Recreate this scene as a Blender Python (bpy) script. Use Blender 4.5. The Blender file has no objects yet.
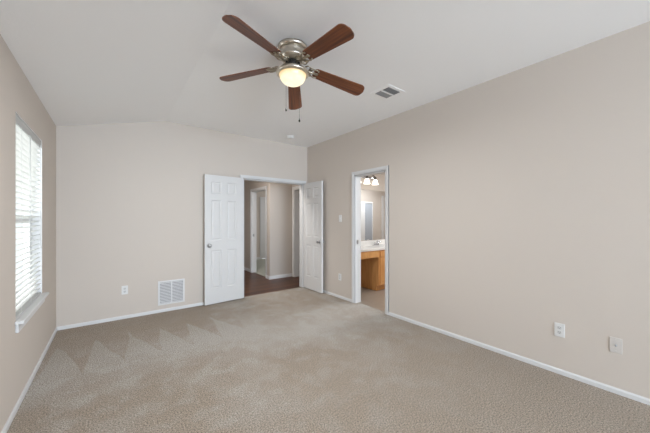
import bpy, bmesh, math, random
from mathutils import Vector, Matrix
random.seed(7)
scn = bpy.context.scene
COL = scn.collection
PI = math.pi

# ------------------------------------------------------------------ camera
EYE = 1.3269
cam_d = bpy.data.cameras.new('camera')
cam = bpy.data.objects.new('camera', cam_d)
COL.objects.link(cam)
cam_d.sensor_fit = 'HORIZONTAL'
cam_d.sensor_width = 36.0
cam_d.lens = 36.0 * 279.25 / 650.0
cam_d.shift_y = 2.96 / 650.0
cam_d.clip_start = 0.02
cam.location = (0, 0, EYE)
cam.rotation_euler = (PI / 2, 0, -0.6504)
scn.camera = cam

# ------------------------------------------------------------------ world, daylight, added fill, exposure
world = bpy.data.worlds.new('World')
scn.world = world
world.use_nodes = True
wn = world.node_tree
bg = wn.nodes['Background']
bg.inputs['Color'].default_value = (0.93, 0.97, 1.0, 1)
bg.inputs['Strength'].default_value = 1.15


def area(name, loc, target, sx, sy, power, color=(1, 1, 1), spread=PI):
    d = bpy.data.lights.new(name, 'AREA')
    d.shape = 'RECTANGLE'
    d.size, d.size_y = sx, sy
    d.energy = power
    d.color = color
    d.spread = spread
    o = bpy.data.objects.new(name, d)
    COL.objects.link(o)
    o.location = loc
    o.rotation_euler = (Vector(target) - Vector(loc)).to_track_quat('-Z', 'Y').to_euler()
    return o


# fill light set at two windows added behind the camera
FILL_C = (0.785, 0.95, 1.13)
area('rear_fill_light', (0.40, -6.12, 1.40), (0.40, -3.0, 3.1), 1.5, 1.9, 240, FILL_C)
area('rear_fill_light', (2.15, -6.12, 1.40), (2.15, -3.0, 3.1), 1.5, 1.9, 200, FILL_C)
area('daylight_side_window', (-1.25, 3.305, 1.55), (3.0, 3.305, 1.2), 2.2, 1.7, 50, (0.98, 0.99, 1.0))

scn.view_settings.view_transform = 'Standard'
scn.view_settings.look = 'None'
scn.view_settings.gamma = 1.0
scn.view_settings.use_curve_mapping = False
scn.view_settings.exposure = 0.10
scn.cycles.use_denoising = True
scn.cycles.max_bounces = 12
scn.cycles.diffuse_bounces = 8
scn.cycles.transparent_max_bounces = 12
scn.cycles.caustics_reflective = False
scn.cycles.caustics_refractive = False
scn.cycles.sample_clamp_indirect = 6.0


# ------------------------------------------------------------------ materials
def srgb(r, g, b):
    def f(c):
        c /= 255.0
        return c / 12.92 if c <= 0.04045 else ((c + 0.055) / 1.055) ** 2.4
    return (f(r), f(g), f(b), 1.0)


def mat(name, color, rough=0.6, metal=0.0, spec=0.5, bump=None, coat=0.0):
    m = bpy.data.materials.new(name)
    m.use_nodes = True
    nt = m.node_tree
    p = nt.nodes['Principled BSDF']
    p.inputs['Base Color'].default_value = color
    p.inputs['Roughness'].default_value = rough
    p.inputs['Metallic'].default_value = metal
    p.inputs['Specular IOR Level'].default_value = spec
    p.inputs['Coat Weight'].default_value = coat
    if bump:
        scale, strength, dist = bump
        tc = nt.nodes.new('ShaderNodeTexCoord')
        nz = nt.nodes.new('ShaderNodeTexNoise')
        nz.inputs['Scale'].default_value = scale
        nz.inputs['Detail'].default_value = 3
        bp = nt.nodes.new('ShaderNodeBump')
        bp.inputs['Strength'].default_value = strength
        bp.inputs['Distance'].default_value = dist
        nt.links.new(tc.outputs['Object'], nz.inputs['Vector'])
        nt.links.new(nz.outputs['Fac'], bp.inputs['Height'])
        nt.links.new(bp.outputs['Normal'], p.inputs['Normal'])
    return m


def emit(name, color, strength):
    m = bpy.data.materials.new(name)
    m.use_nodes = True
    p = m.node_tree.nodes['Principled BSDF']
    p.inputs['Base Color'].default_value = (0.8, 0.8, 0.8, 1)
    p.inputs['Emission Color'].default_value = color
    p.inputs['Emission Strength'].default_value = strength
    return m


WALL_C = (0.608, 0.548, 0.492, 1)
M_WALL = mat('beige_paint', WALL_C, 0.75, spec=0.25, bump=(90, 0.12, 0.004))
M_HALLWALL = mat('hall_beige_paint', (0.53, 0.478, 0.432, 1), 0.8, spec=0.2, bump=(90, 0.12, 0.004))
M_CEIL = mat('white_ceiling_paint', (0.91, 0.91, 0.91, 1), 0.9, spec=0.1, bump=(70, 0.15, 0.004))
M_TRIM = mat('white_trim_paint', (0.68, 0.68, 0.68, 1), 0.35, spec=0.4)
M_DOOR = mat('white_door_paint', (0.67, 0.665, 0.66, 1), 0.35, spec=0.4)
M_PLATE = mat('white_plastic', (0.73, 0.73, 0.72, 1), 0.35)
M_PLATE2 = mat('ivory_plastic', (0.62, 0.585, 0.55, 1), 0.4)
M_SLOT = mat('dark_slot', (0.05, 0.05, 0.05, 1), 0.7)
M_RECEPT = mat('grey_receptacle', (0.60, 0.60, 0.59, 1), 0.4)
M_GRILLE = mat('white_enamel', (0.70, 0.70, 0.70, 1), 0.4)
M_LOUVER = mat('louver_enamel', (0.62, 0.62, 0.63, 1), 0.45)
M_VENTBACK = mat('duct_grey', (0.12, 0.12, 0.12, 1), 0.8)
M_GRILLEBACK = mat('filter_grey', (0.22, 0.22, 0.23, 1), 0.9)
M_CHROME = mat('satin_nickel', (0.42, 0.42, 0.43, 1), 0.28, metal=1.0)
M_STEEL = mat('bright_steel', (0.75, 0.75, 0.77, 1), 0.15, metal=1.0)
M_BRASS = mat('antique_pewter_brass', (0.62, 0.57, 0.49, 1), 0.30, metal=1.0)
M_BRACKET = mat('antique_bracket', (0.42, 0.37, 0.29, 1), 0.33, metal=1.0)
M_BRASSD = mat('dark_bronze', (0.05, 0.045, 0.04, 1), 0.45, metal=0.6)
M_BRONZE = mat('aged_nickel', (0.10, 0.09, 0.075, 1), 0.4, metal=0.7)
M_REVEAL = mat('white_gloss_paint', (0.86, 0.86, 0.86, 1), 0.4)
M_MIRROR = mat('mirror_silver', (0.88, 0.89, 0.90, 1), 0.02, metal=1.0)
M_COUNTER = mat('white_cultured_marble', (0.82, 0.81, 0.79, 1), 0.15)
M_VALANCE = mat('white_valance', (0.50, 0.50, 0.49, 1), 0.5)
M_FROST = mat('frosted_glass', (0.38, 0.41, 0.45, 1), 0.25)
M_CHAIN = mat('dark_bronze_chain', (0.008, 0.008, 0.007, 1), 0.8, spec=0.0)


def blind_mat():
    m = bpy.data.materials.new('white_blind_slat')
    m.use_nodes = True
    nt = m.node_tree
    out = nt.nodes['Material Output']
    p = nt.nodes['Principled BSDF']
    p.inputs['Base Color'].default_value = (0.85, 0.85, 0.84, 1)
    p.inputs['Roughness'].default_value = 0.45
    t = nt.nodes.new('ShaderNodeBsdfTranslucent')
    t.inputs['Color'].default_value = (0.85, 0.85, 0.83, 1)
    mx = nt.nodes.new('ShaderNodeMixShader')
    mx.inputs['Fac'].default_value = 0.45
    nt.links.new(p.outputs[0], mx.inputs[1])
    nt.links.new(t.outputs[0], mx.inputs[2])
    nt.links.new(mx.outputs[0], out.inputs['Surface'])
    return m


def glass_mat():
    m = bpy.data.materials.new('window_glass')
    m.use_nodes = True
    nt = m.node_tree
    out = nt.nodes['Material Output']
    t = nt.nodes.new('ShaderNodeBsdfTransparent')
    t.inputs['Color'].default_value = (0.95, 0.97, 0.97, 1)
    g = nt.nodes.new('ShaderNodeBsdfGlossy')
    g.inputs['Roughness'].default_value = 0.02
    mx = nt.nodes.new('ShaderNodeMixShader')
    mx.inputs['Fac'].default_value = 0.05
    nt.links.new(t.outputs[0], mx.inputs[1])
    nt.links.new(g.outputs[0], mx.inputs[2])
    nt.links.new(mx.outputs[0], out.inputs['Surface'])
    return m


M_SLAT = blind_mat()
M_GLASS = glass_mat()


class NT:
    """small helper to write node graphs"""
    def __init__(s, m):
        s.nt = m.node_tree
        s.p = s.nt.nodes['Principled BSDF']

    def node(s, t, **kw):
        n = s.nt.nodes.new(t)
        for k, v in kw.items():
            setattr(n, k, v)
        return n

    def link(s, a, b):
        s.nt.links.new(a, b)

    def math(s, op, a, b=None, clamp=False):
        n = s.node('ShaderNodeMath', operation=op, use_clamp=clamp)
        for i, v in enumerate((a, b)):
            if v is None:
                continue
            if isinstance(v, (int, float)):
                n.inputs[i].default_value = v
            else:
                s.link(v, n.inputs[i])
        return n.outputs[0]

    def noise(s, vec, scale, detail=2, rough=0.5):
        n = s.node('ShaderNodeTexNoise')
        n.inputs['Scale'].default_value = scale
        n.inputs['Detail'].default_value = detail
        n.inputs['Roughness'].default_value = rough
        s.link(vec, n.inputs['Vector'])
        return n.outputs['Fac']

    def maprange(s, v, a, b, c=0.0, d=1.0, smooth=False):
        n = s.node('ShaderNodeMapRange')
        n.interpolation_type = 'SMOOTHSTEP' if smooth else 'LINEAR'
        s.link(v, n.inputs['Value'])
        for k, x in zip(('From Min', 'From Max', 'To Min', 'To Max'), (a, b, c, d)):
            n.inputs[k].default_value = x
        return n.outputs['Result']

    def mix(s, f, a, b):
        n = s.node('ShaderNodeMix', data_type='RGBA')
        if isinstance(f, (int, float)):
            n.inputs[0].default_value = f
        else:
            s.link(f, n.inputs[0])
        for i, v in ((6, a), (7, b)):
            if isinstance(v, tuple):
                n.inputs[i].default_value = v
            else:
                s.link(v, n.inputs[i])
        return n.outputs[2]


def carpet_mat():
    m = mat('beige_cut_pile_carpet', (0.4, 0.36, 0.3, 1), 0.95, spec=0.05)
    g = NT(m)
    tc = g.node('ShaderNodeTexCoord').outputs['Object']
    sep = g.node('ShaderNodeSeparateXYZ')
    g.link(tc, sep.inputs[0])
    X, Y = sep.outputs[0], sep.outputs[1]
    # brushed wedges left by the vacuum cleaner in front of the far wall
    wob = g.math('MULTIPLY', g.math('SUBTRACT', g.noise(tc, 3.2, 1), 0.5), 0.14)
    tipvar = g.math('MULTIPLY', g.math('SUBTRACT', g.noise(tc, 1.9, 0), 0.5), 0.22)
    dy = g.math('SUBTRACT', g.math('ADD', 3.98, tipvar), Y)
    xs = g.math('ADD', g.math('SUBTRACT', X, g.math('MULTIPLY', dy, 0.12)), 0.449 + 0.15 + 9.0)
    fr = g.math('MULTIPLY', g.math('ABSOLUTE', g.math('SUBTRACT', g.math('FRACT', g.math('DIVIDE', xs, 0.3)), 0.5)), 0.3)
    edge = g.math('SUBTRACT', g.math('MULTIPLY', dy, 0.20), fr)
    edge = g.math('ADD', edge, g.math('MULTIPLY', wob, 0.45))
    wedge = g.maprange(edge, -0.008, 0.014, 0, 1, True)
    fade = g.maprange(Y, 2.6, 3.5, 0.0, 1.0, True)
    fadex = g.maprange(X, 1.5, 1.1, 0.0, 1.0, True)
    blot = g.maprange(g.noise(tc, 1.7, 3, 0.55), 0.42, 0.62, 0, 1, True)
    blot2 = g.maprange(g.noise(tc, 5.0, 3, 0.6), 0.45, 0.66, 0, 1, True)
    bl = g.math('ADD', g.math('MULTIPLY', blot, 0.40), g.math('MULTIPLY', blot2, 0.42))
    vac = g.math('MULTIPLY', g.math('MULTIPLY', wedge, fade), g.math('MULTIPLY', fadex, 0.75))
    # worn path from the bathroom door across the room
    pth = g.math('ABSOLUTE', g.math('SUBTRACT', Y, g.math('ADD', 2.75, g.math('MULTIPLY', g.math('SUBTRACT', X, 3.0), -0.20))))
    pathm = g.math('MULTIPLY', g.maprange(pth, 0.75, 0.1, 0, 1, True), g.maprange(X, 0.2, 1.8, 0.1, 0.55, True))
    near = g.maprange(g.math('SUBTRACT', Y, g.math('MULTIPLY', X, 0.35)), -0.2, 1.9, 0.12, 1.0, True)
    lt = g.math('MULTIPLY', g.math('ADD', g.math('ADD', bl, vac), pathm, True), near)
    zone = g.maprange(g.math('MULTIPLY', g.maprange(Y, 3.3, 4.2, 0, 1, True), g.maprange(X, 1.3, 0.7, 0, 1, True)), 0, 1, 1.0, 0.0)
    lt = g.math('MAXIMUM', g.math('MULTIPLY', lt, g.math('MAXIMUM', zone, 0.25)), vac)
    base = g.mix(lt, CARPET_D, CARPET_L)
    # tufts
    vo = g.node('ShaderNodeTexVoronoi')
    vo.inputs['Scale'].default_value = 95
    g.link(tc, vo.inputs['Vector'])
    sp1 = g.noise(tc, 190, 2, 0.7)
    sp2 = g.noise(tc, 108, 3, 0.75)
    sp = g.math('ADD', g.math('MULTIPLY', sp1, 0.35), g.math('MULTIPLY', sp2, 0.65))
    spk = g.maprange(sp, 0.36, 0.64, 0.18, 1.82)
    hsv = g.node('ShaderNodeHueSaturation')
    g.link(base, hsv.inputs['Color'])
    g.link(spk, hsv.inputs['Value'])
    g.link(hsv.outputs[0], g.p.inputs['Base Color'])
    h = g.math('ADD', g.math('MULTIPLY', vo.outputs['Distance'], -0.6), sp2)
    bp = g.node('ShaderNodeBump')
    bp.inputs['Strength'].default_value = 0.6
    bp.inputs['Distance'].default_value = 0.012
    g.link(h, bp.inputs['Height'])
    g.link(bp.outputs[0], g.p.inputs['Normal'])
    g.p.inputs['Sheen Weight'].default_value = 0.1
    return m


CARPET_D = (0.325, 0.270, 0.216, 1)
CARPET_L = (0.408, 0.376, 0.338, 1)
M_CARPET = carpet_mat()
M_CARPET2 = mat('grey_green_carpet', (0.42, 0.43, 0.38, 1), 0.95, spec=0.05, bump=(120, 0.5, 0.01))


def wood_floor():
    m = mat('dark_wood_planks', (0.06, 0.03, 0.02, 1), 0.36, spec=0.25)
    g = NT(m)
    tc = g.node('ShaderNodeTexCoord').outputs['Object']
    br = g.node('ShaderNodeTexBrick')
    br.inputs['Scale'].default_value = 1.0
    br.inputs['Brick Width'].default_value = 0.9
    br.inputs['Row Height'].default_value = 0.125
    br.inputs['Mortar Size'].default_value = 0.002
    br.inputs['Color1'].default_value = (0.115, 0.047, 0.025, 1)
    br.inputs['Color2'].default_value = (0.045, 0.019, 0.011, 1)
    br.inputs['Mortar'].default_value = (0.012, 0.007, 0.005, 1)
    g.link(tc, br.inputs['Vector'])
    mp = g.node('ShaderNodeMapping')
    mp.inputs['Scale'].default_value = (2.0, 40, 1)
    g.link(tc, mp.inputs['Vector'])
    n = g.noise(mp.outputs[0], 2.0, 4, 0.6)
    v = g.maprange(n, 0.3, 0.7, 0.55, 1.5)
    hsv = g.node('ShaderNodeHueSaturation')
    g.link(br.outputs['Color'], hsv.inputs['Color'])
    g.link(v, hsv.inputs['Value'])
    g.link(hsv.outputs[0], g.p.inputs['Base Color'])
    return m


def grain_mat(name, c1, c2, c3, scale=(3, 60, 60), rough=0.35, axis=0, coat=0.0):
    """wood whose grain runs along one local axis"""
    m = mat(name, c1, rough, coat=coat)
    g = NT(m)
    tc = g.node('ShaderNodeTexCoord').outputs['Object']
    mp = g.node('ShaderNodeMapping')
    mp.inputs['Scale'].default_value = scale
    g.link(tc, mp.inputs['Vector'])
    n = g.noise(mp.outputs[0], 1.0, 5, 0.6)
    a = g.maprange(n, 0.30, 0.52, 0, 1)
    b = g.maprange(n, 0.50, 0.72, 0, 1)
    c = g.mix(b, g.mix(a, c2, c1), c3)
    g.link(c, g.p.inputs['Base Color'])
    return m


M_WOODFLOOR = wood_floor()
M_BLADE = grain_mat('walnut_blade', (0.165, 0.050, 0.018, 1), (0.065, 0.020, 0.009, 1), (0.26, 0.085, 0.028, 1), (2.0, 42, 42), 0.38)
M_OAK = grain_mat('honey_oak', (0.70, 0.36, 0.13, 1), (0.60, 0.28, 0.09, 1), (0.78, 0.43, 0.17, 1), (30, 30, 3), 0.4)


def vinyl_mat():
    m = mat('tan_sheet_vinyl', (0.5, 0.4, 0.32, 1), 0.3)
    g = NT(m)
    tc = g.node('ShaderNodeTexCoord').outputs['Object']
    br = g.node('ShaderNodeTexBrick')
    br.inputs['Scale'].default_value = 1.0
    br.offset = 0.0
    br.inputs['Brick Width'].default_value = 0.3
    br.inputs['Row Height'].default_value = 0.3
    br.inputs['Mortar Size'].default_value = 0.003
    br.inputs['Color1'].default_value = (0.30, 0.25, 0.205, 1)
    br.inputs['Color2'].default_value = (0.27, 0.22, 0.175, 1)
    br.inputs['Mortar'].default_value = (0.22, 0.18, 0.14, 1)
    g.link(tc, br.inputs['Vector'])
    c = g.mix(g.noise(tc, 9, 4, 0.6), br.outputs['Color'], (0.34, 0.29, 0.245, 1))
    g.link(c, g.p.inputs['Base Color'])
    return m


M_VINYL = vinyl_mat()


def bowl_mat():
    m = emit('lit_alabaster_glass', (1, 0.8, 0.45, 1), 1.0)
    g = NT(m)
    tc = g.node('ShaderNodeTexCoord').outputs['Object']
    sep = g.node('ShaderNodeSeparateXYZ')
    g.link(tc, sep.inputs[0])
    dep = g.maprange(sep.outputs[2], -0.005, -0.055, 0, 1, True)   # glass is thicker by the rim, lamps sit low
    nz = g.maprange(g.noise(tc, 16, 3, 0.6), 0.35, 0.65, 0, 1)
    f = g.math('ADD', g.math('MULTIPLY', dep, 0.75), g.math('MULTIPLY', nz, 0.25), True)
    c = g.mix(f, (0.80, 0.54, 0.23, 1), (1.02, 0.93, 0.68, 1))
    g.link(c, g.p.inputs['Emission Color'])
    g.p.inputs['Emission Strength'].default_value = 1.0
    g.p.inputs['Base Color'].default_value = (0.25, 0.22, 0.16, 1)
    g.p.inputs['Roughness'].default_value = 0.25
    return m


M_BOWL = bowl_mat()
M_SHADE = emit('lit_white_glass', (1.0, 0.95, 0.86, 1), 1.5)


# ------------------------------------------------------------------ mesh helpers
class MB:
    def __init__(s):
        s.bm = bmesh.new()

    def quad(s, pts, smooth=False):
        f = s.bm.faces.new([s.bm.verts.new(p) for p in pts])
        f.smooth = smooth
        return f

    def box(s, a, b, bevel=0.0):
        x0, y0, z0 = (min(a[i], b[i]) for i in range(3))
        x1, y1, z1 = (max(a[i], b[i]) for i in range(3))
        v = [s.bm.verts.new(p) for p in ((x0, y0, z0), (x1, y0, z0), (x1, y1, z0), (x0, y1, z0),
                                         (x0, y0, z1), (x1, y0, z1), (x1, y1, z1), (x0, y1, z1))]
        fs = [s.bm.faces.new([v[i] for i in q]) for q in
              ((3, 2, 1, 0), (4, 5, 6, 7), (0, 1, 5, 4), (1, 2, 6, 5), (2, 3, 7, 6), (3, 0, 4, 7))]
        if bevel > 0:
            es = list({e for f in fs for e in f.edges})
            bmesh.ops.bevel(s.bm, geom=es, offset=bevel, segments=2, affect='EDGES', profile=0.5)
        return s

    def prism(s, poly, axis, lo, hi):
        """poly: 2-D outline extruded along axis (0 x, 1 y, 2 z)"""
        def P(p, t):
            if axis == 0:
                return (t, p[0], p[1])
            if axis == 1:
                return (p[0], t, p[1])
            return (p[0], p[1], t)
        A = [s.bm.verts.new(P(p, lo)) for p in poly]
        B = [s.bm.verts.new(P(p, hi)) for p in poly]
        n = len(poly)
        s.bm.faces.new(A)
        s.bm.faces.new(B[::-1])
        for i in range(n):
            s.bm.faces.new((A[i], B[i], B[(i + 1) % n], A[(i + 1) % n]))
        return s

    def lathe(s, prof, origin=(0, 0, 0), axis=(0, 0, 1), seg=32, smooth=True):
        """prof: (radius, height) pairs along axis"""
        q = Vector((0, 0, 1)).rotation_difference(Vector(axis).normalized())
        o = Vector(origin)
        rings = []
        for r, h in prof:
            if r < 1e-6:
                rings.append([s.bm.verts.new(o + q @ Vector((0, 0, h)))])
            else:
                rings.append([s.bm.verts.new(o + q @ Vector((r * math.cos(2 * PI * k / seg), r * math.sin(2 * PI * k / seg), h))) for k in range(seg)])
        for a, b in zip(rings[:-1], rings[1:]):
            for k in range(seg):
                k2 = (k + 1) % seg
                if len(a) == 1 and len(b) == 1:
                    continue
                if len(a) == 1:
                    f = s.bm.faces.new((a[0], b[k], b[k2]))
                elif len(b) == 1:
                    f = s.bm.faces.new((a[k], b[0], a[k2]))
                else:
                    f = s.bm.faces.new((a[k], b[k], b[k2], a[k2]))
                f.smooth = smooth
        for ring in (rings[0], rings[-1]):
            if len(ring) > 1:
                s.bm.faces.new(ring)
        return s

    def tube(s, pts, r, seg=10, closed=False):
        pts = [Vector(p) for p in pts]
        n = len(pts)
        rings = []
        prev = None
        for i, p in enumerate(pts):
            if closed:
                t = (pts[(i + 1) % n] - pts[i - 1]).normalized()
            else:
                t = (pts[min(i + 1, n - 1)] - pts[max(i - 1, 0)]).normalized()
            if prev is None:
                u = t.orthogonal().normalized()
            else:
                u = (prev - t * prev.dot(t))
                u = u.normalized() if u.length > 1e-6 else t.orthogonal().normalized()
            prev = u
            w = t.cross(u)
            rr = r[i] if isinstance(r, (list, tuple)) else r
            rings.append([s.bm.verts.new(p + (u * math.cos(2 * PI * k / seg) + w * math.sin(2 * PI * k / seg)) * rr) for k in range(seg)])
        m = n if closed else n - 1
        for i in range(m):
            a, b = rings[i], rings[(i + 1) % n]
            for k in range(seg):
                f = s.bm.faces.new((a[k], a[(k + 1) % seg], b[(k + 1) % seg], b[k]))
                f.smooth = True
        if not closed:
            s.bm.faces.new(rings[0][::-1])
            s.bm.faces.new(rings[-1])
        return s

    def build(s, name, material, parent=None, fixn=True):
        if fixn:
            bmesh.ops.recalc_face_normals(s.bm, faces=s.bm.faces[:])
        me = bpy.data.meshes.new(name)
        s.bm.to_mesh(me)
        s.bm.free()
        me.materials.append(material)
        o = bpy.data.objects.new(name, me)
        COL.objects.link(o)
        if parent is not None:
            o.parent = parent
        return o


def tag(o, label, cat, group=None, kind=None):
    o['label'] = label
    o['category'] = cat
    if group:
        o['group'] = group
    if kind:
        o['kind'] = kind
    return o


def thing(name, label, cat, loc=(0, 0, 0), rotz=0.0, group=None, kind=None):
    o = bpy.data.objects.new(name, None)
    o.empty_display_size = 0.1
    COL.objects.link(o)
    o.location = loc
    o.rotation_euler = (0, 0, rotz)
    return tag(o, label, cat, group, kind)


def struct(mb, name, material, label, cat):
    return tag(mb.build(name, material), label, cat, kind='structure')


def wall_boxes(mb, axis, p0, p1, a0, a1, z0, z1, holes=()):
    """wall slab between p0 and p1 across `axis`, running a0..a1 along the other one; holes = (a0, a1, z0, z1)"""
    As = sorted({a0, a1, *[h[0] for h in holes], *[h[1] for h in holes]})
    Zs = sorted({z0, z1, *[h[2] for h in holes], *[h[3] for h in holes]})
    for i in range(len(As) - 1):
        j = 0
        while j < len(Zs) - 1:
            ca = (As[i] + As[i + 1]) / 2

            def solid(j):
                cz = (Zs[j] + Zs[j + 1]) / 2
                return not any(h[0] < ca < h[1] and h[2] < cz < h[3] for h in holes)
            if not solid(j):
                j += 1
                continue
            k = j
            while k + 1 < len(Zs) - 1 and solid(k + 1):
                k += 1
            if axis == 0:
                mb.box((p0, As[i], Zs[j]), (p1, As[i + 1], Zs[k + 1]))
            else:
                mb.box((As[i], p0, Zs[j]), (As[i + 1], p1, Zs[k + 1]))
            j = k + 1
    return mb


# ------------------------------------------------------------------ the room's measures
XL, XR, YB, YR = -0.536, 3.061, 4.601, -6.0
HL, HC, XC = 2.44, 2.7465, 0.610
T = 0.12
OX0, OX1, OZ = 1.765, 2.965, 2.02          # double door opening in the far wall
BY0, BY1, BZ = 2.615, 3.240, 2.02          # bathroom door opening in the right wall
WY0, WY1, WZ0, WZ1 = 2.845, 3.765, 0.60, 2.08   # window in the left wall

# floor
struct(MB().box((XL - T, YR - T, -0.1), (XR + 0.06, YB + 0.045, 0.0)), 'floor', M_CARPET, 'beige cut pile carpet floor with vacuum marks', 'floor')
# ceiling: sloped strip along the left wall, flat over the rest
struct(MB().prism([(XL - T, HL - T * (HC - HL) / (XC - XL)), (XC, HC), (XR + T, HC), (XR + T, HC + 0.1), (XC, HC + 0.1), (XL - T, HL + 0.06)], 1, YR - T, YB + T),
       'ceiling', M_CEIL, 'white vaulted ceiling with a sloped strip at the left', 'ceiling')
struct(wall_boxes(MB(), 0, XL - T, XL, YR - T, YB + T, 0, HL, [(WY0, WY1, WZ0, WZ1)]), 'wall_left', M_WALL, 'beige wall with the window', 'wall')
struct(wall_boxes(MB(), 0, XR, XR + T, YR - T, YB + T, 0, HC, [(BY0, BY1, -1, BZ)]), 'wall_right', M_WALL, 'long beige wall with the bathroom doorway', 'wall')
# far wall with its gable outline
mbw = MB()
wall_boxes(mbw, 1, YB, YB + T, XL, XR, 0, HL, [(OX0, OX1, -1, OZ)])
mbw.prism([(XL, HL), (XR, HL), (XR, HC), (XC, HC)], 1, YB, YB + T)
struct(mbw, 'wall_back', M_WALL, 'beige far wall with the double doors', 'wall')
RW = [(-0.35, 1.15, 0.45, 2.35), (1.4, 2.9, 0.45, 2.35)]  # openings added in the unseen end wall to go with the rear fill
mbw = MB()
wall_boxes(mbw, 1, YR - T, YR, XL, XR, 0, HL, RW)
mbw.prism([(XL, HL), (XR, HL), (XR, HC), (XC, HC)], 1, YR - T, YR)
struct(mbw, 'wall_front', M_WALL, 'beige wall with two added windows behind the camera', 'wall')
for i, (a0, a1, z0, z1) in enumerate(RW):
    w = thing('window_%d' % (i + 2), 'white framed window added for light behind the camera, %s' % ('nearer the left wall' if i == 0 else 'nearer the right wall'), 'window', ((a0 + a1) / 2, YR - 0.08, z0), kind='structure')
    f = MB()
    hw = (a1 - a0) / 2
    hh = z1 - z0
    f.box((-hw, -0.02, 0), (-hw + 0.04, 0.03, hh)).box((hw - 0.04, -0.02, 0), (hw, 0.03, hh))
    f.box((-hw + 0.04, -0.02, 0), (hw - 0.04, 0.03, 0.04)).box((-hw + 0.04, -0.02, hh - 0.04), (hw - 0.04, 0.03, hh))
    f.build('window_frame', M_TRIM, w)


# ------------------------------------------------------------------ baseboards
def base_x(name, x, s, runs, label, h=0.042, t=0.012):
    """along y on a wall face at x; s = side the room lies on"""
    mb = MB()
    for y0, y1 in runs:
        mb.prism([(x, 0.0), (x + s * t, 0.0), (x + s * t, h * 0.72), (x + s * t * 0.45, h), (x, h)], 1, y0, y1)
    return struct(mb, name, M_TRIM, label, 'baseboard')


def base_y(name, y, s, runs, label, h=0.042, t=0.012):
    mb = MB()
    for x0, x1 in runs:
        mb.prism([(y, 0.0), (y + s * t, 0.0), (y + s * t, h * 0.72), (y + s * t * 0.45, h), (y, h)], 0, x0, x1)
    return struct(mb, name, M_TRIM, label, 'baseboard')


CW = 0.060
base_x('baseboard_left', XL, 1, [(YR, YB)], 'white baseboard under the window wall')
base_x('baseboard_right', XR, -1, [(YR, BY0 - CW), (BY1 + CW, YB)], 'white baseboard along the long wall with the bathroom doorway')
base_y('baseboard_back', YB, -1, [(XL, OX0 - CW), (OX1 + CW, XR)], 'white baseboard along the far wall')


# ------------------------------------------------------------------ casings and jambs
def casing_prof(mb, axis, face, s, a0, a1, ztop, w=CW, t=0.016):
    """door casing on a wall face; axis = normal axis of the wall, s = outward sign, opening a0..a1"""
    def bx(p, q, d0, d1):
        if axis == 0:
            mb.box((face + s * d0, p[0], p[1]), (face + s * d1, q[0], q[1]))
        else:
            mb.box((p[0], face + s * d0, p[1]), (q[0], face + s * d1, q[1]))
    e = 0.006
    for d1, lo, hi in ((t * 0.65, e, w), (t, w * 0.42, w)):
        bx((a0 - hi, 0), (a0 - lo, ztop + lo), 0, d1)
        bx((a1 + lo, 0), (a1 + hi, ztop + lo), 0, d1)
        bx((a0 - hi, ztop + lo), (a1 + hi, ztop + hi), 0, d1)


def jamb(mb, axis, f0, f1, a0, a1, ztop, t=0.018, stop=True):
    def bx(p, q, c0, c1):
        if axis == 0:
            mb.box((c0, p[0], p[1]), (c1, q[0], q[1]))
        else:
            mb.box((p[0], c0, p[1]), (q[0], c1, q[1]))
    bx((a0 - 0.006, 0), (a0 + t - 0.006, ztop), f0, f1)
    bx((a1 - t + 0.006, 0), (a1 + 0.006, ztop), f0, f1)
    bx((a0 - 0.006, ztop - t + 0.006), (a1 + 0.006, ztop + 0.006), f0, f1)


mb = MB()
casing_prof(mb, 1, YB, -1, OX0, OX1, OZ)
casing_prof(mb, 1, YB + T, 1, OX0, OX1, OZ)
jamb(mb, 1, YB, YB + T, OX0, OX1, OZ)
struct(mb, 'trim_1', M_TRIM, 'white casing around the double door opening', 'door casing')

mb = MB()
casing_prof(mb, 0, XR, -1, BY0, BY1, BZ)
casing_prof(mb, 0, XR + T, 1, BY0, BY1, BZ)
jamb(mb, 0, XR, XR + T, BY0, BY1, BZ)
t2 = struct(mb, 'trim_2', M_TRIM, 'white casing around the bathroom doorway', 'door casing')
MB().box((XR + 0.030, BY1 - 0.0145, 0.935), (XR + 0.062, BY1 - 0.0115, 1.0)).box((XR + 0.026, BY1 - 0.020, 0.955), (XR + 0.034, BY1 - 0.0115, 0.98)).build('strike_plate', M_CHROME, t2)


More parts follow.
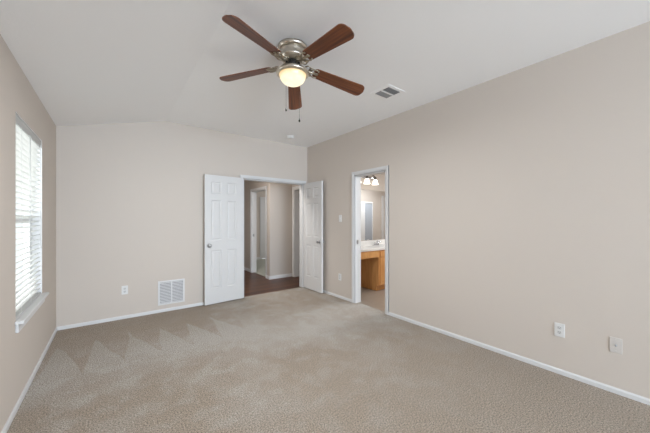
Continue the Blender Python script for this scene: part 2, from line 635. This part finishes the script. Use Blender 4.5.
# ------------------------------------------------------------------ six-panel doors
def panel_door(mb, W, H, th):
    """slab in local x 0..W, y -th..0, z 0..H with six raised panels on both faces"""
    st = 0.095 if W < 0.7 else 0.11
    mid = 0.085 if W < 0.7 else 0.10
    pw = (W - 2 * st - mid) / 2
    xs = [0, st, st + pw, st + pw + mid, st + 2 * pw + mid, W]
    zs = [0, 0.235, 0.835, 0.985, 1.615, 1.715, 1.905, H]
    bm = mb.bm
    for face in (0, 1):
        y = 0.0 if face == 0 else -th
        s = -1 if face == 0 else 1
        for i in range(5):
            for j in range(7):
                x0, x1, z0, z1 = xs[i], xs[i + 1], zs[j], zs[j + 1]
                if i in (1, 3) and j in (1, 3, 5):
                    rings = []
                    for ins, dep in ((0, 0), (0.012, 0.009), (0.022, 0.009), (0.040, 0.002)):
                        rings.append([(x0 + ins, y + s * dep, z0 + ins), (x1 - ins, y + s * dep, z0 + ins), (x1 - ins, y + s * dep, z1 - ins), (x0 + ins, y + s * dep, z1 - ins)])
                    for a, b in zip(rings[:-1], rings[1:]):
                        for k in range(4):
                            mb.quad((a[k], a[(k + 1) % 4], b[(k + 1) % 4], b[k]))
                    mb.quad(rings[-1])
                else:
                    mb.quad(((x0, y, z0), (x1, y, z0), (x1, y, z1), (x0, y, z1)))
    for i in range(5):
        for z in (0, H):
            mb.quad(((xs[i], 0, z), (xs[i + 1], 0, z), (xs[i + 1], -th, z), (xs[i], -th, z)))
    for j in range(7):
        for x in (0, W):
            mb.quad(((x, 0, zs[j]), (x, 0, zs[j + 1]), (x, -th, zs[j + 1]), (x, -th, zs[j])))
    bmesh.ops.remove_doubles(bm, verts=bm.verts[:], dist=1e-5)
    return mb


def knob_mb(y, s, x, z, depth=0.058):
    k = depth / 0.058
    prof = [(0.030, 0), (0.031, 0.003), (0.026, 0.007), (0.0125, 0.010), (0.011, 0.024 * k), (0.017, 0.030 * k), (0.0265, 0.037 * k), (0.0285, 0.045 * k), (0.024, 0.054 * k), (0.012, depth), (0, depth)]
    return MB().lathe(prof, (x, y, z), (0, s, 0), 24)


def make_door(name, label, W, hinge, ang, knobs=(1, -1), H=2.005, th=0.035, back_depth=0.058, z0=0.014, cat='door', hinge_back=False):
    """hinge edge at local x=0; ang = direction of the leaf in the plan"""
    root = thing(name, label, cat, (hinge[0], hinge[1], 0), ang, kind='structure')
    o = panel_door(MB(), W, H, th).build('door_leaf', M_DOOR, root)
    o.location = (0, 0, z0)
    if 1 in knobs:
        knob_mb(0, 1, W - 0.062, 0.925).build('door_knob', M_CHROME, root)
    if -1 in knobs:
        knob_mb(-th, -1, W - 0.062, 0.925, back_depth).build('door_knob', M_CHROME, root)
    for z in (0.22, 1.02, 1.80):
        h = MB()
        h.lathe([(0.0065, -0.045), (0.0065, 0.045)], (-0.005, -th - 0.004 if hinge_back else 0.004, z), (0, 0, 1), 10)
        h.box((-0.002, -0.025, z - 0.045), (0.001, -0.001, z + 0.045))
        h.build('hinge', M_CHROME, root)
    return root


# left leaf swung right round against the far wall
a = math.atan2(4.497 - 4.551, 1.106 - 1.720)
# local +y is 90 deg left of the leaf's direction; leaf points to -x, so +y points to -y (towards the room)
make_door('door_1', 'white six-panel door leaf folded back against the far wall beside the floor grille', 0.600, (1.718, 4.549), a, knobs=(1, -1), back_depth=0.045, hinge_back=True)
# right leaf at a right angle to the far wall, close to the long wall
a = math.atan2(3.99 - 4.588, 2.957 - 2.962)
make_door('door_2', 'white six-panel door leaf standing out from the far wall near the light switch', 0.600, (2.962 + 0.035, 4.588), a, knobs=(1, -1), back_depth=0.058)

# ------------------------------------------------------------------ window in the left wall with its blind
w1 = thing('window_1', 'white single-hung window behind the blind in the left wall', 'window', (XL - T + 0.02, (WY0 + WY1) / 2, WZ0), kind='structure')
hw, hh = (WY1 - WY0) / 2, WZ1 - WZ0
f = MB()
f.box((-0.02, -hw, 0), (0.035, -hw + 0.035, hh)).box((-0.02, hw - 0.035, 0), (0.035, hw, hh))
f.box((-0.02, -hw + 0.035, 0), (0.035, hw - 0.035, 0.035)).box((-0.02, -hw + 0.035, hh - 0.035), (0.035, hw - 0.035, hh))
f.build('window_frame', M_TRIM, w1)
s_ = MB()
s_.box((0.0, -hw + 0.035, 0.70), (0.03, hw - 0.035, 0.745)).box((0.0, -hw + 0.035, 0.035), (0.03, hw - 0.035, 0.075))
s_.box((0.0, -hw + 0.035, 0.075), (0.03, -hw + 0.075, 0.70)).box((0.0, hw - 0.075, 0.075), (0.03, hw - 0.035, 0.70))
s_.build('window_sash', M_TRIM, w1)
MB().box((0.012, -hw + 0.035, 0.035), (0.016, hw - 0.035, hh - 0.035)).build('window_pane', M_GLASS, w1)
# stool and apron
sl = MB()
x_in = XL + 0.046
sl.box((XL - T + 0.055, WY0, WZ0 - 0.001), (XL, WY1, WZ0 + 0.022))
sl.box((XL + 0.0, WY0 - 0.030, WZ0 - 0.001), (x_in, WY1 + 0.030, WZ0 + 0.022), 0.006)
struct(sl, 'trim_3', M_TRIM, 'white window stool under the blind', 'window sill')
struct(MB().box((XL, WY0 - 0.012, WZ0 - 0.062), (XL + 0.018, WY1 + 0.012, WZ0 - 0.001), 0.004), 'trim_4', M_TRIM, 'white apron board under the window stool', 'window apron')

struct(MB().box((XL - T + 0.055, WY0, WZ0 + 0.022), (XL - 0.001, WY0 + 0.006, WZ1)).box((XL - T + 0.055, WY1 - 0.006, WZ0 + 0.022), (XL - 0.001, WY1, WZ1)).box((XL - T + 0.055, WY0 + 0.006, WZ1 - 0.006), (XL - 0.001, WY1 - 0.006, WZ1)),
       'trim_9', M_REVEAL, 'white lining of the window recess', 'window lining')
bl = thing('window_blind', 'white slatted horizontal blind hanging in the left window', 'blind', (XL - 0.030, (WY0 + WY1) / 2, WZ1 - 0.007))
hb = hw - 0.016
MB().box((0.014, -hb - 0.006, -0.066), (0.028, hb + 0.006, -0.002), 0.004).box((-0.028, -hb, -0.045), (0.012, hb, -0.004)).build('valance', M_VALANCE, bl)
PITCH, ns = 0.0425, 32
for k in range(ns):
    z = -0.088 - PITCH * k
    mb = MB()
    n = 6
    th = math.radians(-20)
    wd = 0.052
    top, bot = [], []
    for i in range(n + 1):
        u = (i / n - 0.5) * wd
        c = 0.004 * (1 - (2 * i / n - 1) ** 2)
        x = u * math.cos(th) + c * math.sin(th)
        zz = -u * math.sin(th) + c * math.cos(th)
        top.append((x, zz + 0.0014))
        bot.append((x, zz - 0.0014))
    mb.prism(top + bot[::-1], 1, -hb, hb)
    o = mb.build('slat', M_SLAT, bl)
    o.location = (0, 0, z)
MB().box((-0.026, -hb, -1.452), (0.026, hb, -1.434), 0.004).build('bottom_rail', M_VALANCE, bl)
for y in (-0.30, 0.0, 0.30):
    MB().tube([(0.031, y, -0.06), (0.031, y, -1.44)], 0.0008, 6).tube([(-0.031, y, -0.06), (-0.031, y, -1.44)], 0.0008, 6).build('ladder_cord', M_PLATE, bl)
MB().tube([(0.038, -0.08, -0.07), (0.038, -0.08, -0.92)], 0.0028, 8).build('tilt_wand', M_RECEPT, bl)
c = MB().tube([(0.036, 0.33, -0.06), (0.037, 0.33, -0.95)], 0.0015, 6).tube([(0.036, 0.345, -0.06), (0.037, 0.345, -0.98)], 0.0015, 6)
c.lathe([(0.002, 0.03), (0.006, 0.0), (0.0, 0.0)], (0.037, 0.33, -0.98), (0, 0, 1), 10).lathe([(0.002, 0.03), (0.006, 0.0), (0.0, 0.0)], (0.037, 0.345, -1.01), (0, 0, 1), 10)
c.build('lift_cord', M_PLATE, bl)


# ------------------------------------------------------------------ ceiling fan
FX, FY, FZ = 1.184, 1.996, HC
fan = thing('ceiling_fan', 'flush-mount ceiling fan with five walnut blades and a lit glass bowl', 'ceiling fan', (FX, FY, FZ))
MB().lathe([(0.0, 0.0), (0.122, 0.0), (0.124, -0.010), (0.123, -0.022), (0.111, -0.029), (0.103, -0.034)], seg=48).build('canopy', M_BRASS, fan)
MB().lathe([(0.102, -0.034), (0.105, -0.040), (0.102, -0.047), (0.103, -0.082), (0.106, -0.088), (0.102, -0.095), (0.092, -0.107), (0.074, -0.120), (0.056, -0.125), (0.0, -0.125)], seg=48).build('motor_housing', M_BRASS, fan)
MB().lathe([(0.0, -0.125), (0.060, -0.125), (0.062, -0.133), (0.055, -0.139), (0.048, -0.151), (0.052, -0.160), (0.0, -0.160)], seg=32).build('rotor_hub', M_BRASSD, fan)
MB().lathe([(0.0, -0.160), (0.040, -0.160), (0.050, -0.168), (0.058, -0.176), (0.092, -0.186), (0.124, -0.198), (0.134, -0.206), (0.136, -0.216), (0.131, -0.226), (0.119, -0.232), (0.112, -0.232), (0.110, -0.224), (0.0, -0.212)], seg=48).build('light_fitter', M_BRASS, fan)
bw = MB().lathe([(0.1095, 0.010), (0.1105, 0.0), (0.1095, -0.016), (0.104, -0.036), (0.092, -0.056), (0.073, -0.073), (0.049, -0.085), (0.025, -0.091), (0.0, -0.092)], seg=48).build('glass_bowl', M_BOWL, fan)
bw.location = (0, 0, -0.220)
ld = bpy.data.lights.new('fan_lamp_glow', 'AREA')
ld.shape, ld.size, ld.energy, ld.color = 'DISK', 0.18, 30, (0.96, 0.98, 1.0)
lo = bpy.data.objects.new('fan_lamp_glow', ld)
COL.objects.link(lo)
lo.location = (FX, FY, FZ - 0.318)


def blade_mesh():
    R0, R1 = 0.185, 0.664
    out = []
    w0, w1 = 0.052, 0.070
    # upper edge root -> tip, then back
    pts = [(R0, -w0 + 0.018), (R0 + 0.012, -w0 + 0.006), (R0 + 0.028, -w0)]
    pts += [(R1 - 0.045, -w1)]
    cx, r = R1 - 0.045, 0.045
    for k in range(1, 8):
        t = -PI / 2 + k * PI / 2 / 8
        pts.append((cx + r * math.cos(t), -w1 + r + r * math.sin(t)))
    # slightly bowed tip
    for k in range(0, 5):
        yy = -w1 + r + (2 * w1 - 2 * r) * k / 4
        pts.append((R1 + 0.006 * (1 - ((yy) / (w1 - r)) ** 2), yy))
    for k in range(1, 8):
        t = k * PI / 2 / 8
        pts.append((cx + r * math.cos(t), w1 - r + r * math.sin(t)))
    pts += [(R1 - 0.045, w1), (R0 + 0.028, w0), (R0 + 0.012, w0 - 0.006), (R0, w0 - 0.018)]
    return pts


def scroll(mb, cx, cy, r0, r1, a0, a1, z, rad=0.0042):
    pts = []
    for k in range(19):
        t = k / 18
        rr = r0 + (r1 - r0) * t
        an = a0 + (a1 - a0) * t
        pts.append((cx + rr * math.cos(an), cy + rr * math.sin(an), z))
    mb.tube(pts, rad, 8)


blade_me = iron_me = None
A0 = -2.778
for k in range(5):
    ang = A0 - k * 2 * PI / 5
    dx, dy = 0.66 * math.cos(ang), 0.66 * math.sin(ang)
    ztip = 2.539 - 0.081 * dx - 0.026 * dy
    zhub = 2.606
    drop = math.atan2(zhub - ztip, 0.66)
    if blade_me is None:
        b = MB().prism(blade_mesh(), 2, -0.0035, 0.0035).build('fan_blade', M_BLADE, fan)
        blade_me = b.data
        m = MB()
        # bracket: bent arm from the hub, a scroll on each side, a plate under the blade root
        m.tube([(0.050, 0, 0.012), (0.075, 0, 0.010), (0.100, 0, 0.000), (0.130, 0, -0.008), (0.165, 0, -0.009), (0.205, 0, -0.009)], [0.012, 0.011, 0.010, 0.009, 0.009, 0.008], 10)
        for sgn in (1, -1):
            scroll(m, 0.125, sgn * 0.028, 0.024, 0.024, -sgn * PI / 2, sgn * 1.5 * PI, -0.008, 0.0055)
            scroll(m, 0.160, sgn * 0.030, 0.008, 0.026, 0, sgn * 1.6 * PI, -0.008, 0.0055)
            m.tube([(0.150, sgn * 0.012, -0.008), (0.172, sgn * 0.036, -0.008), (0.200, sgn * 0.045, -0.008), (0.222, sgn * 0.036, -0.008)], 0.006, 8)
            m.lathe([(0.007, 0.0), (0.006, -0.005), (0, -0.006)], (0.218, sgn * 0.036, -0.008), (0, 0, 1), 10)
        m.box((0.178, -0.012, -0.010), (0.225, 0.012, -0.0036), 0.002)
        ir = m.build('blade_bracket', M_BRACKET, fan)
        iron_me = ir.data
    else:
        b = bpy.data.objects.new('fan_blade', blade_me)
        COL.objects.link(b)
        b.parent = fan
        ir = bpy.data.objects.new('blade_bracket', iron_me)
        COL.objects.link(ir)
        ir.parent = fan
    rot = Matrix.Rotation(ang, 4, 'Z') @ Matrix.Rotation(drop, 4, 'Y')
    pitch = Matrix.Rotation(math.radians(-13), 4, 'X')
    b.matrix_basis = Matrix.Translation((0, 0, zhub - FZ)) @ rot @ pitch
    ir.matrix_basis = Matrix.Translation((0, 0, zhub - FZ)) @ rot @ pitch

for (px, py, zl) in ((0.020, 0.147, -0.440), (0.113, 0.077, -0.535)):
    ch = MB()
    ch.tube([(px, py, -0.200), (px, py, zl)], 0.0011, 6).build('pull_chain', M_CHAIN, fan)
    fo = MB().lathe([(0.0, 0.0), (0.003, -0.002), (0.0035, -0.010), (0.008, -0.020), (0.0075, -0.030), (0.003, -0.036), (0.0, -0.036)], (px, py, zl), seg=12)
    fo.build('chain_finial', M_CHAIN, fan)

# ------------------------------------------------------------------ ceiling vent and smoke detector
vt = thing('ceiling_vent', 'square white air vent with two dark louver banks on the ceiling beside the fan', 'air vent', (2.447, 2.062, HC))
f = MB()
ow, iw = 0.135, 0.098
f.box((-ow, -ow, -0.004), (ow, -iw, 0.0)).box((-ow, iw, -0.004), (ow, ow, 0.0)).box((-ow, -iw, -0.004), (-iw, iw, 0.0)).box((iw, -iw, -0.004), (ow, iw, 0.0))
f.box((-iw, -0.009, -0.008), (iw, 0.009, -0.001))
f.build('vent_frame', M_CEIL, vt)
MB().box((-iw, -iw, -0.0012), (iw, iw, -0.0004)).build('vent_duct', M_VENTBACK, vt)
for s in (-1, 1):
    lv = MB()
    for i in range(7):
        y = s * (0.015 + 0.0125 * i)
        lv.prism([(y - 0.004, -0.001), (y - 0.003, -0.001), (y + s * 0.0035 + 0.001, -0.008), (y + s * 0.0035, -0.008)], 0, -iw, iw)
    lv.build('louver_bank', mat('louver_grey', (0.30, 0.30, 0.30, 1), 0.5), vt)

sd = thing('smoke_detector', 'round white smoke detector on the ceiling near the double doors', 'smoke detector', (2.42, 4.16, HC))
MB().lathe([(0.0, 0.0), (0.070, 0.0), (0.070, -0.010), (0.064, -0.013)], seg=36).build('detector_base', M_PLATE, sd)
MB().lathe([(0.062, -0.012), (0.060, -0.026), (0.050, -0.034), (0.022, -0.037), (0.0, -0.037)], seg=36).build('detector_cover', M_PLATE, sd)

# ------------------------------------------------------------------ return air grille in the far wall
gr = thing('return_air_grille', 'white square return air grille low on the far wall beside the folded-back door', 'air grille', (0.686, YB, 0.272))
W2, H2, B = 0.172, 0.172, 0.022
f = MB()
f.box((-W2, -0.010, -H2), (W2, 0, -H2 + B), 0.002).box((-W2, -0.010, H2 - B), (W2, 0, H2), 0.002)
f.box((-W2, -0.010, -H2 + B), (-W2 + B, 0, H2 - B), 0.002).box((W2 - B, -0.010, -H2 + B), (W2, 0, H2 - B), 0.002)
f.box((-0.008, -0.011, -H2 + B), (0.008, -0.001, H2 - B))
f.build('grille_frame', M_GRILLE, gr)
MB().box((-W2 + B, -0.0014, -H2 + B), (W2 - B, -0.0004, H2 - B)).build('filter_backing', M_GRILLEBACK, gr)
for (x0, x1) in ((-W2 + B, -0.008), (0.008, W2 - B)):
    lv = MB()
    n = 14
    for i in range(n):
        z = -H2 + B + (2 * H2 - 2 * B) * (i + 0.5) / n
        lv.prism([(-0.0095, z - 0.0062), (-0.0085, z - 0.0070), (-0.0016, z + 0.0052), (-0.0026, z + 0.0060)], 0, x0, x1)
    lv.build('louvers', M_LOUVER, gr)


# ------------------------------------------------------------------ wall plates
def plate_root(name, label, cat, wall, a, z, group=None):
    """local frame: +y points into the room, x along the wall"""
    if wall == 'back':
        return thing(name, label, cat, (a, YB, z), PI, group)
    return thing(name, label, cat, (XR, a, z), PI / 2, group)


def outlet(label, wall, a, z):
    r = plate_root('wall_outlet', label, 'outlet', wall, a, z, 'white duplex outlets')
    MB().box((-0.035, 0, -0.0575), (0.035, 0.006, 0.0575), 0.002).build('cover_plate', M_PLATE, r)
    for s in (1, -1):
        rc = MB()
        poly = []
        for k in range(20):
            t = 2 * PI * k / 20
            poly.append((max(-0.0145, min(0.0145, 0.0175 * math.cos(t))), s * 0.0195 + 0.0145 * math.sin(t)))
        rc.prism(poly, 1, 0.003, 0.0078)
        ro = rc.build('receptacle', M_RECEPT, r)
        sl = MB()
        sl.box((-0.0075, 0.0076, s * 0.0195 - 0.001), (-0.0055, 0.0082, s * 0.0195 + 0.008))
        sl.box((0.0055, 0.0076, s * 0.0195 - 0.001), (0.0075, 0.0082, s * 0.0195 + 0.007))
        sl.lathe([(0.0026, 0.0076), (0.0026, 0.0082)], (0, 0, s * 0.0195 - 0.0075), (0, 1, 0), 10)
        sl.build('slots', M_SLOT, ro)
    MB().lathe([(0.003, 0.006), (0.0025, 0.0072), (0, 0.0074)], (0, 0, 0), (0, 1, 0), 10).build('screw', M_PLATE, r)
    return r


outlet('white duplex outlet low on the far wall between the window corner and the air grille', 'back', 0.130, 0.382)
outlet('white duplex outlet on the long wall below the light switch', 'right', 3.605, 0.354)
outlet('white duplex outlet low on the long bare wall beside the beige cable plate', 'right', 0.690, 0.377)
r = plate_root('cable_outlet', 'beige cable wall plate low on the long wall, close to the camera', 'cable outlet', 'right', 0.352, 0.366)
MB().box((-0.034, 0, -0.0575), (0.034, 0.006, 0.0575), 0.002).build('cover_plate', M_PLATE2, r)
MB().lathe([(0.007, 0.006), (0.007, 0.009), (0.0048, 0.009), (0.0048, 0.017), (0.0, 0.017)], (0, 0, 0.0), (0, 1, 0), 14).build('coax_jack', M_CHROME, r)
for z in (0.042, -0.042):
    MB().lathe([(0.003, 0.006), (0.0025, 0.0072), (0, 0.0074)], (0, 0, z), (0, 1, 0), 10).build('screw', M_PLATE2, r)
r = plate_root('light_switch', 'white toggle light switch between the door leaf and the bathroom casing', 'light switch', 'right', 3.592, 1.345)
MB().box((-0.035, 0, -0.0575), (0.035, 0.006, 0.0575), 0.002).build('cover_plate', M_PLATE, r)
MB().prism([(0.005, -0.011), (0.016, 0.006), (0.016, 0.012), (0.005, 0.011)], 0, -0.005, 0.005).build('toggle', M_PLATE, r)
for z in (0.030, -0.030):
    MB().lathe([(0.003, 0.006), (0.0025, 0.0072), (0, 0.0074)], (0, 0, z), (0, 1, 0), 10).build('screw', M_PLATE, r)

# ------------------------------------------------------------------ hallway beyond the double doors
HX = 2.767            # hall wall seen through the opening
HY = 5.655            # short wall facing the bedroom
HE = 3.340            # wall with the closet door
struct(MB().box((1.3, YB + 0.045, -0.1), (3.46, 9.3, -0.004)), 'hall_floor', M_WOODFLOOR, 'dark brown wood plank floor of the hall', 'floor')
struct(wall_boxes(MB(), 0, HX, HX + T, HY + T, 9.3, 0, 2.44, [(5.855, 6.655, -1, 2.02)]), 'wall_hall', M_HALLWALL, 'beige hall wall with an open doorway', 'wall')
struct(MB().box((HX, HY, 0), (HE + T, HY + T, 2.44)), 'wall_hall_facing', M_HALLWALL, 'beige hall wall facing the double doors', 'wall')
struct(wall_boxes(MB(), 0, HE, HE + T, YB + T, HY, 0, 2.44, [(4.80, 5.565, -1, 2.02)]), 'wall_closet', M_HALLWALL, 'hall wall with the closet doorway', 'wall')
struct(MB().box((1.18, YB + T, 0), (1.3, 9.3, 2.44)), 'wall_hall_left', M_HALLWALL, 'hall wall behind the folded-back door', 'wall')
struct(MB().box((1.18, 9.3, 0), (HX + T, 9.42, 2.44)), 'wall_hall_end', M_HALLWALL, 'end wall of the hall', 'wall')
struct(MB().box((1.18, YB + T, 2.44), (HE + T, 9.42, 2.52)), 'ceiling_hall', M_CEIL, 'white hall ceiling', 'ceiling')
base_x('baseboard_hall', HX, -1, [(6.715, 9.3), (HY, 5.795)], 'white baseboard along the hall wall', 0.075)
base_y('baseboard_hall_facing', HY, -1, [(HX - 0.013, HE)], 'white baseboard facing the double doors', 0.075)
mb = MB()
casing_prof(mb, 0, HX, -1, 5.855, 6.655, 2.02)
jamb(mb, 0, HX, HX + T, 5.855, 6.655, 2.02)
t5 = struct(mb, 'trim_5', M_TRIM, 'white casing of the doorway off the hall', 'door casing')
MB().box((HX + 0.03, 6.6425, 0.90), (HX + 0.062, 6.6445, 0.965)).box((HX + 0.02, 6.632, 0.915), (HX + 0.05, 6.6425, 0.95)).build('strike_plate', M_CHROME, t5)
mb = MB()
casing_prof(mb, 0, HE, -1, 4.80, 5.565, 2.02)
jamb(mb, 0, HE, HE + T, 4.80, 5.565, 2.02)
struct(mb, 'trim_6', M_TRIM, 'white casing of the closet doorway in the hall', 'door casing')
# closet behind it
struct(MB().box((HE + T, 4.25, -0.1), (4.6, HY, -0.004)), 'closet_floor', M_CARPET2, 'carpet floor of the closet', 'floor')
mbw = MB()
mbw.box((4.6, 4.25, 0), (4.7, HY, 2.44)).box((HE + T, HY, 0), (4.7, HY + T, 2.44)).box((XR + T, 4.13, 0), (4.7, 4.25, 2.44)).box((XR + T, 4.25, 0), (HE + T, YB + T, 2.44))
struct(mbw, 'wall_closet_inside', M_HALLWALL, 'inside walls of the closet', 'wall')
struct(MB().box((HE + T, 4.25, 2.44), (4.7, HY + T, 2.52)), 'ceiling_closet', M_CEIL, 'closet ceiling', 'ceiling')
make_door('door_3', 'white closet door standing open behind the right door leaf', 0.73, (HE + T + 0.012, 5.533), 0.0, knobs=(-1,))
# room beyond the doorway off the hall
struct(MB().box((HX + 0.06, HY + T, -0.1), (5.4, 8.75, 0.001)), 'far_room_floor', M_CARPET2, 'pale carpet of the room off the hall', 'floor')
mbw = MB()
wall_boxes(mbw, 1, 8.75, 8.87, HX + T, 5.4, 0, 2.44, [(3.985, 4.745, -1, 2.02)])
mbw.box((5.4, HY + T, 0), (5.52, 8.87, 2.44))
struct(mbw, 'wall_far_room', M_WALL, 'beige walls of the room off the hall', 'wall')
struct(MB().box((HX + T, HY + T, 2.44), (5.52, 8.87, 2.52)), 'ceiling_far_room', M_CEIL, 'ceiling of the room off the hall', 'ceiling')
mb = MB()
casing_prof(mb, 1, 8.75, -1, 3.985, 4.745, 2.02)
jamb(mb, 1, 8.75, 8.87, 3.985, 4.745, 2.02)
struct(mb, 'trim_7', M_TRIM, 'white casing of the far closed door', 'door casing')
make_door('door_4', 'white closed door at the back of the room off the hall', 0.74, (3.995, 8.80), 0.0, knobs=(-1,))
base_y('baseboard_far_room', 8.75, -1, [(HX + T, 3.925)], 'white baseboard in the room off the hall', 0.075)
area('hall_fill_light', (1.75, 5.05, 2.42), (1.75, 5.05, 0), 0.35, 0.35, 27, (1.0, 0.98, 0.95))  # added fill for the hall, no ceiling fixture goes with it
area('far_room_fill_light', (5.3, 7.3, 1.5), (2.8, 7.3, 1.2), 1.4, 1.4, 16, (0.96, 0.98, 1.0))  # unseen fill in front of a blank wall, brightens this room

# ------------------------------------------------------------------ bathroom beyond the right wall
BX, BYN, BYS, BXE = XR + T, 4.0, 1.85, 7.3
struct(MB().box((XR + 0.06, BYS, -0.1), (BXE, BYN, -0.003)), 'bath_floor', M_VINYL, 'tan vinyl floor of the bathroom', 'floor')
struct(MB().box((BX, BYN, 0), (BXE, BYN + T, 2.44)), 'wall_bath_mirror', M_WALL, 'bathroom wall behind the mirror', 'wall')
mbw = MB()
wall_boxes(mbw, 1, BYS - T, BYS, BX, BXE, 0, 2.44)
mbw.box((BXE, BYS - T, 0), (BXE + T, BYN + T, 2.44))
struct(mbw, 'wall_bath', M_WALL, 'bathroom walls reflected in the mirror', 'wall')
struct(MB().box((BX, BYS - T, 2.44), (BXE + T, BYN + T, 2.52)), 'ceiling_bath', M_CEIL, 'bathroom ceiling', 'ceiling')

CX = 3.905      # left side of the cabinet, knee space to its left
FYc = 3.50
vn = thing('vanity_cabinet', 'honey oak bathroom vanity cabinet with an open knee space', 'cabinet', (CX, FYc, 0))
b = MB()
VH = 0.757
EW = 1.35
b.box((0, 0.02, 0.10), (0.018, 0.498, VH)).box((EW - 0.018, 0.02, 0.10), (EW, 0.498, VH)).box((0.018, 0.48, 0.10), (EW - 0.018, 0.498, VH)).box((0.018, 0.02, 0.10), (EW - 0.018, 0.48, 0.118))
b.box((0, 0.0, 0.10), (0.045, 0.02, VH)).box((EW - 0.045, 0, 0.10), (EW, 0.02, VH)).box((0.045, 0, VH - 0.03), (EW - 0.045, 0.02, VH)).box((0.045, 0, 0.10), (EW - 0.045, 0.02, 0.13)).box((0.045, 0, 0.60), (EW - 0.045, 0.02, 0.63)).box((EW / 2 - 0.02, 0, 0.13), (EW / 2 + 0.02, 0.02, 0.60))
b.box((0, 0.06, 0.0), (EW, 0.498, 0.10))
b.build('cabinet_body', M_OAK, vn)


def cab_door(x0, x1, z0, z1, name):
    d = MB()
    d.box((x0, -0.018, z0), (x1, -0.001, z1), 0.003)
    fr = 0.05
    if z1 - z0 > 0.2:
        d.box((x0 + fr, -0.024, z0 + fr), (x1 - fr, -0.017, z1 - fr), 0.005)
    return d.build(name, M_OAK, vn)


cab_door(0.035, 0.035 + 0.62, 0.635, 0.735, 'drawer_front')
cab_door(EW - 0.655, EW - 0.035, 0.635, 0.735, 'drawer_front')
for x0, x1, kx in ((0.035, 0.34, 0.315), (0.345, 0.65, 0.37), (EW - 0.65, EW - 0.345, EW - 0.37), (EW - 0.34, EW - 0.035, EW - 0.315)):
    d = cab_door(x0, x1, 0.115, 0.610, 'cabinet_door')
b = MB()
b.box((BX - CX + 0.004, 0.0, 0.625), (0.0, 0.02, VH))
b.build('apron_rail', M_OAK, vn)
cab_door(BX - CX + 0.05, -0.02, 0.638, 0.742, 'drawer_front')

ct = thing('vanity_countertop', 'white marble vanity counter with a backsplash', 'countertop', (BX, FYc, 0.758))
CL = CX + EW - BX + 0.01
MB().box((0.003, -0.022, 0), (CL, 0.497, 0.042), 0.006).build('counter_slab', M_COUNTER, ct)
MB().box((0.003, 0.478, 0.042), (CL, 0.497, 0.142), 0.003).build('backsplash', M_COUNTER, ct)
bs = MB()
cxs, cys = 1.22, 0.24
bs.lathe([(0.165, 0.0425), (0.160, 0.047), (0.150, 0.0445), (0.12, 0.0428), (0.0, 0.0424)], (cxs, cys, 0), seg=40)
bs.build('basin_rim', M_COUNTER, ct)

fc = thing('bathroom_faucet', 'chrome faucet standing on the white vanity counter', 'faucet', (BX + 1.12, FYc + 0.41, 0.8010))
MB().box((-0.075, -0.022, 0), (0.075, 0.022, 0.014), 0.005).build('faucet_base', M_STEEL, fc)
MB().tube([(0, 0, 0.01), (0, 0, 0.06), (0, -0.02, 0.085), (0, -0.07, 0.092), (0, -0.11, 0.080), (0, -0.118, 0.066)], [0.014, 0.013, 0.012, 0.011, 0.011, 0.010], 12).build('spout', M_STEEL, fc)
for s in (-1, 1):
    MB().lathe([(0.014, 0.012), (0.011, 0.03), (0.019, 0.036), (0.018, 0.056), (0.0, 0.060)], (s * 0.052, 0, 0), seg=16).build('faucet_handle', M_STEEL, fc)

mr = MB().box((BX + 0.03, BYN - 0.006, 0.905), (BX + 1.70, BYN - 0.0006, 1.925))
tag(mr.build('vanity_mirror', M_MIRROR), 'frameless wall mirror above the white vanity counter', 'mirror')

vl = thing('vanity_light', 'three-shade vanity light lit above the bathroom mirror', 'wall lamp', (4.015, BYN, 2.175))
MB().box((-0.33, -0.022, -0.022), (0.33, -0.001, 0.022), 0.008).build('back_plate', M_STEEL, vl)
SP = 0.24
for k in (-1, 0, 1):
    ar = MB()
    xx = k * SP
    ar.tube([(xx - SP * 0.5 + SP * 0.5 * -math.cos(PI * i / 14), -0.030 - 0.065 * i / 14, 0.004 + 0.055 * math.sin(PI * i / 14)) for i in range(15)], 0.0095, 8)
    ar.lathe([(0.014, 0.022), (0.026, 0.014), (0.027, -0.020), (0.022, -0.034), (0.0, -0.034)], (xx, -0.095, 0.0), seg=14)
    ar.build('lamp_arm', M_BRONZE, vl)
    sh = MB().lathe([(0.022, -0.035), (0.030, -0.040), (0.042, -0.056), (0.050, -0.085), (0.057, -0.112), (0.068, -0.142), (0.065, -0.142), (0.054, -0.112), (0.046, -0.082), (0.028, -0.052), (0.0, -0.047)], (xx, -0.095, 0), seg=28)
    sh.build('lamp_shade', M_SHADE, vl)
area('bathroom_fill_light', (4.3, 2.45, 2.42), (4.3, 2.45, 0), 0.4, 0.4, 24, (0.95, 0.98, 1.0))  # added fill over the vanity side, besides the vanity light
area('bathroom_fill_light', (6.0, 2.7, 2.42), (6.0, 2.7, 0), 0.4, 0.4, 30, (0.95, 0.98, 1.0))  # second added fill, for the walls that the mirror reflects

sh = thing('shower_enclosure', 'grey glass shower door in a white frame, reflected in the bathroom mirror', 'shower door', (6.056, 2.0, 0))
f = MB()
f.box((-0.30, -0.12, 0), (0.0, 0.02, 1.86)).box((0.0, -0.02, 1.82), (0.34, 0.02, 1.86)).box((0.325, -0.02, 0), (0.345, 0.02, 1.82)).box((0, -0.02, 0), (0.325, 0.02, 0.06))
f.build('shower_frame', M_TRIM, sh)
MB().box((0.0, -0.004, 0.06), (0.325, 0.004, 1.82)).build('glass_panel', M_FROST, sh)
struct(MB().box((6.99, BYS, 0), (7.085, BYS + 0.02, 2.1)), 'trim_8', M_TRIM, 'white casing reflected at the edge of the mirror', 'door casing')
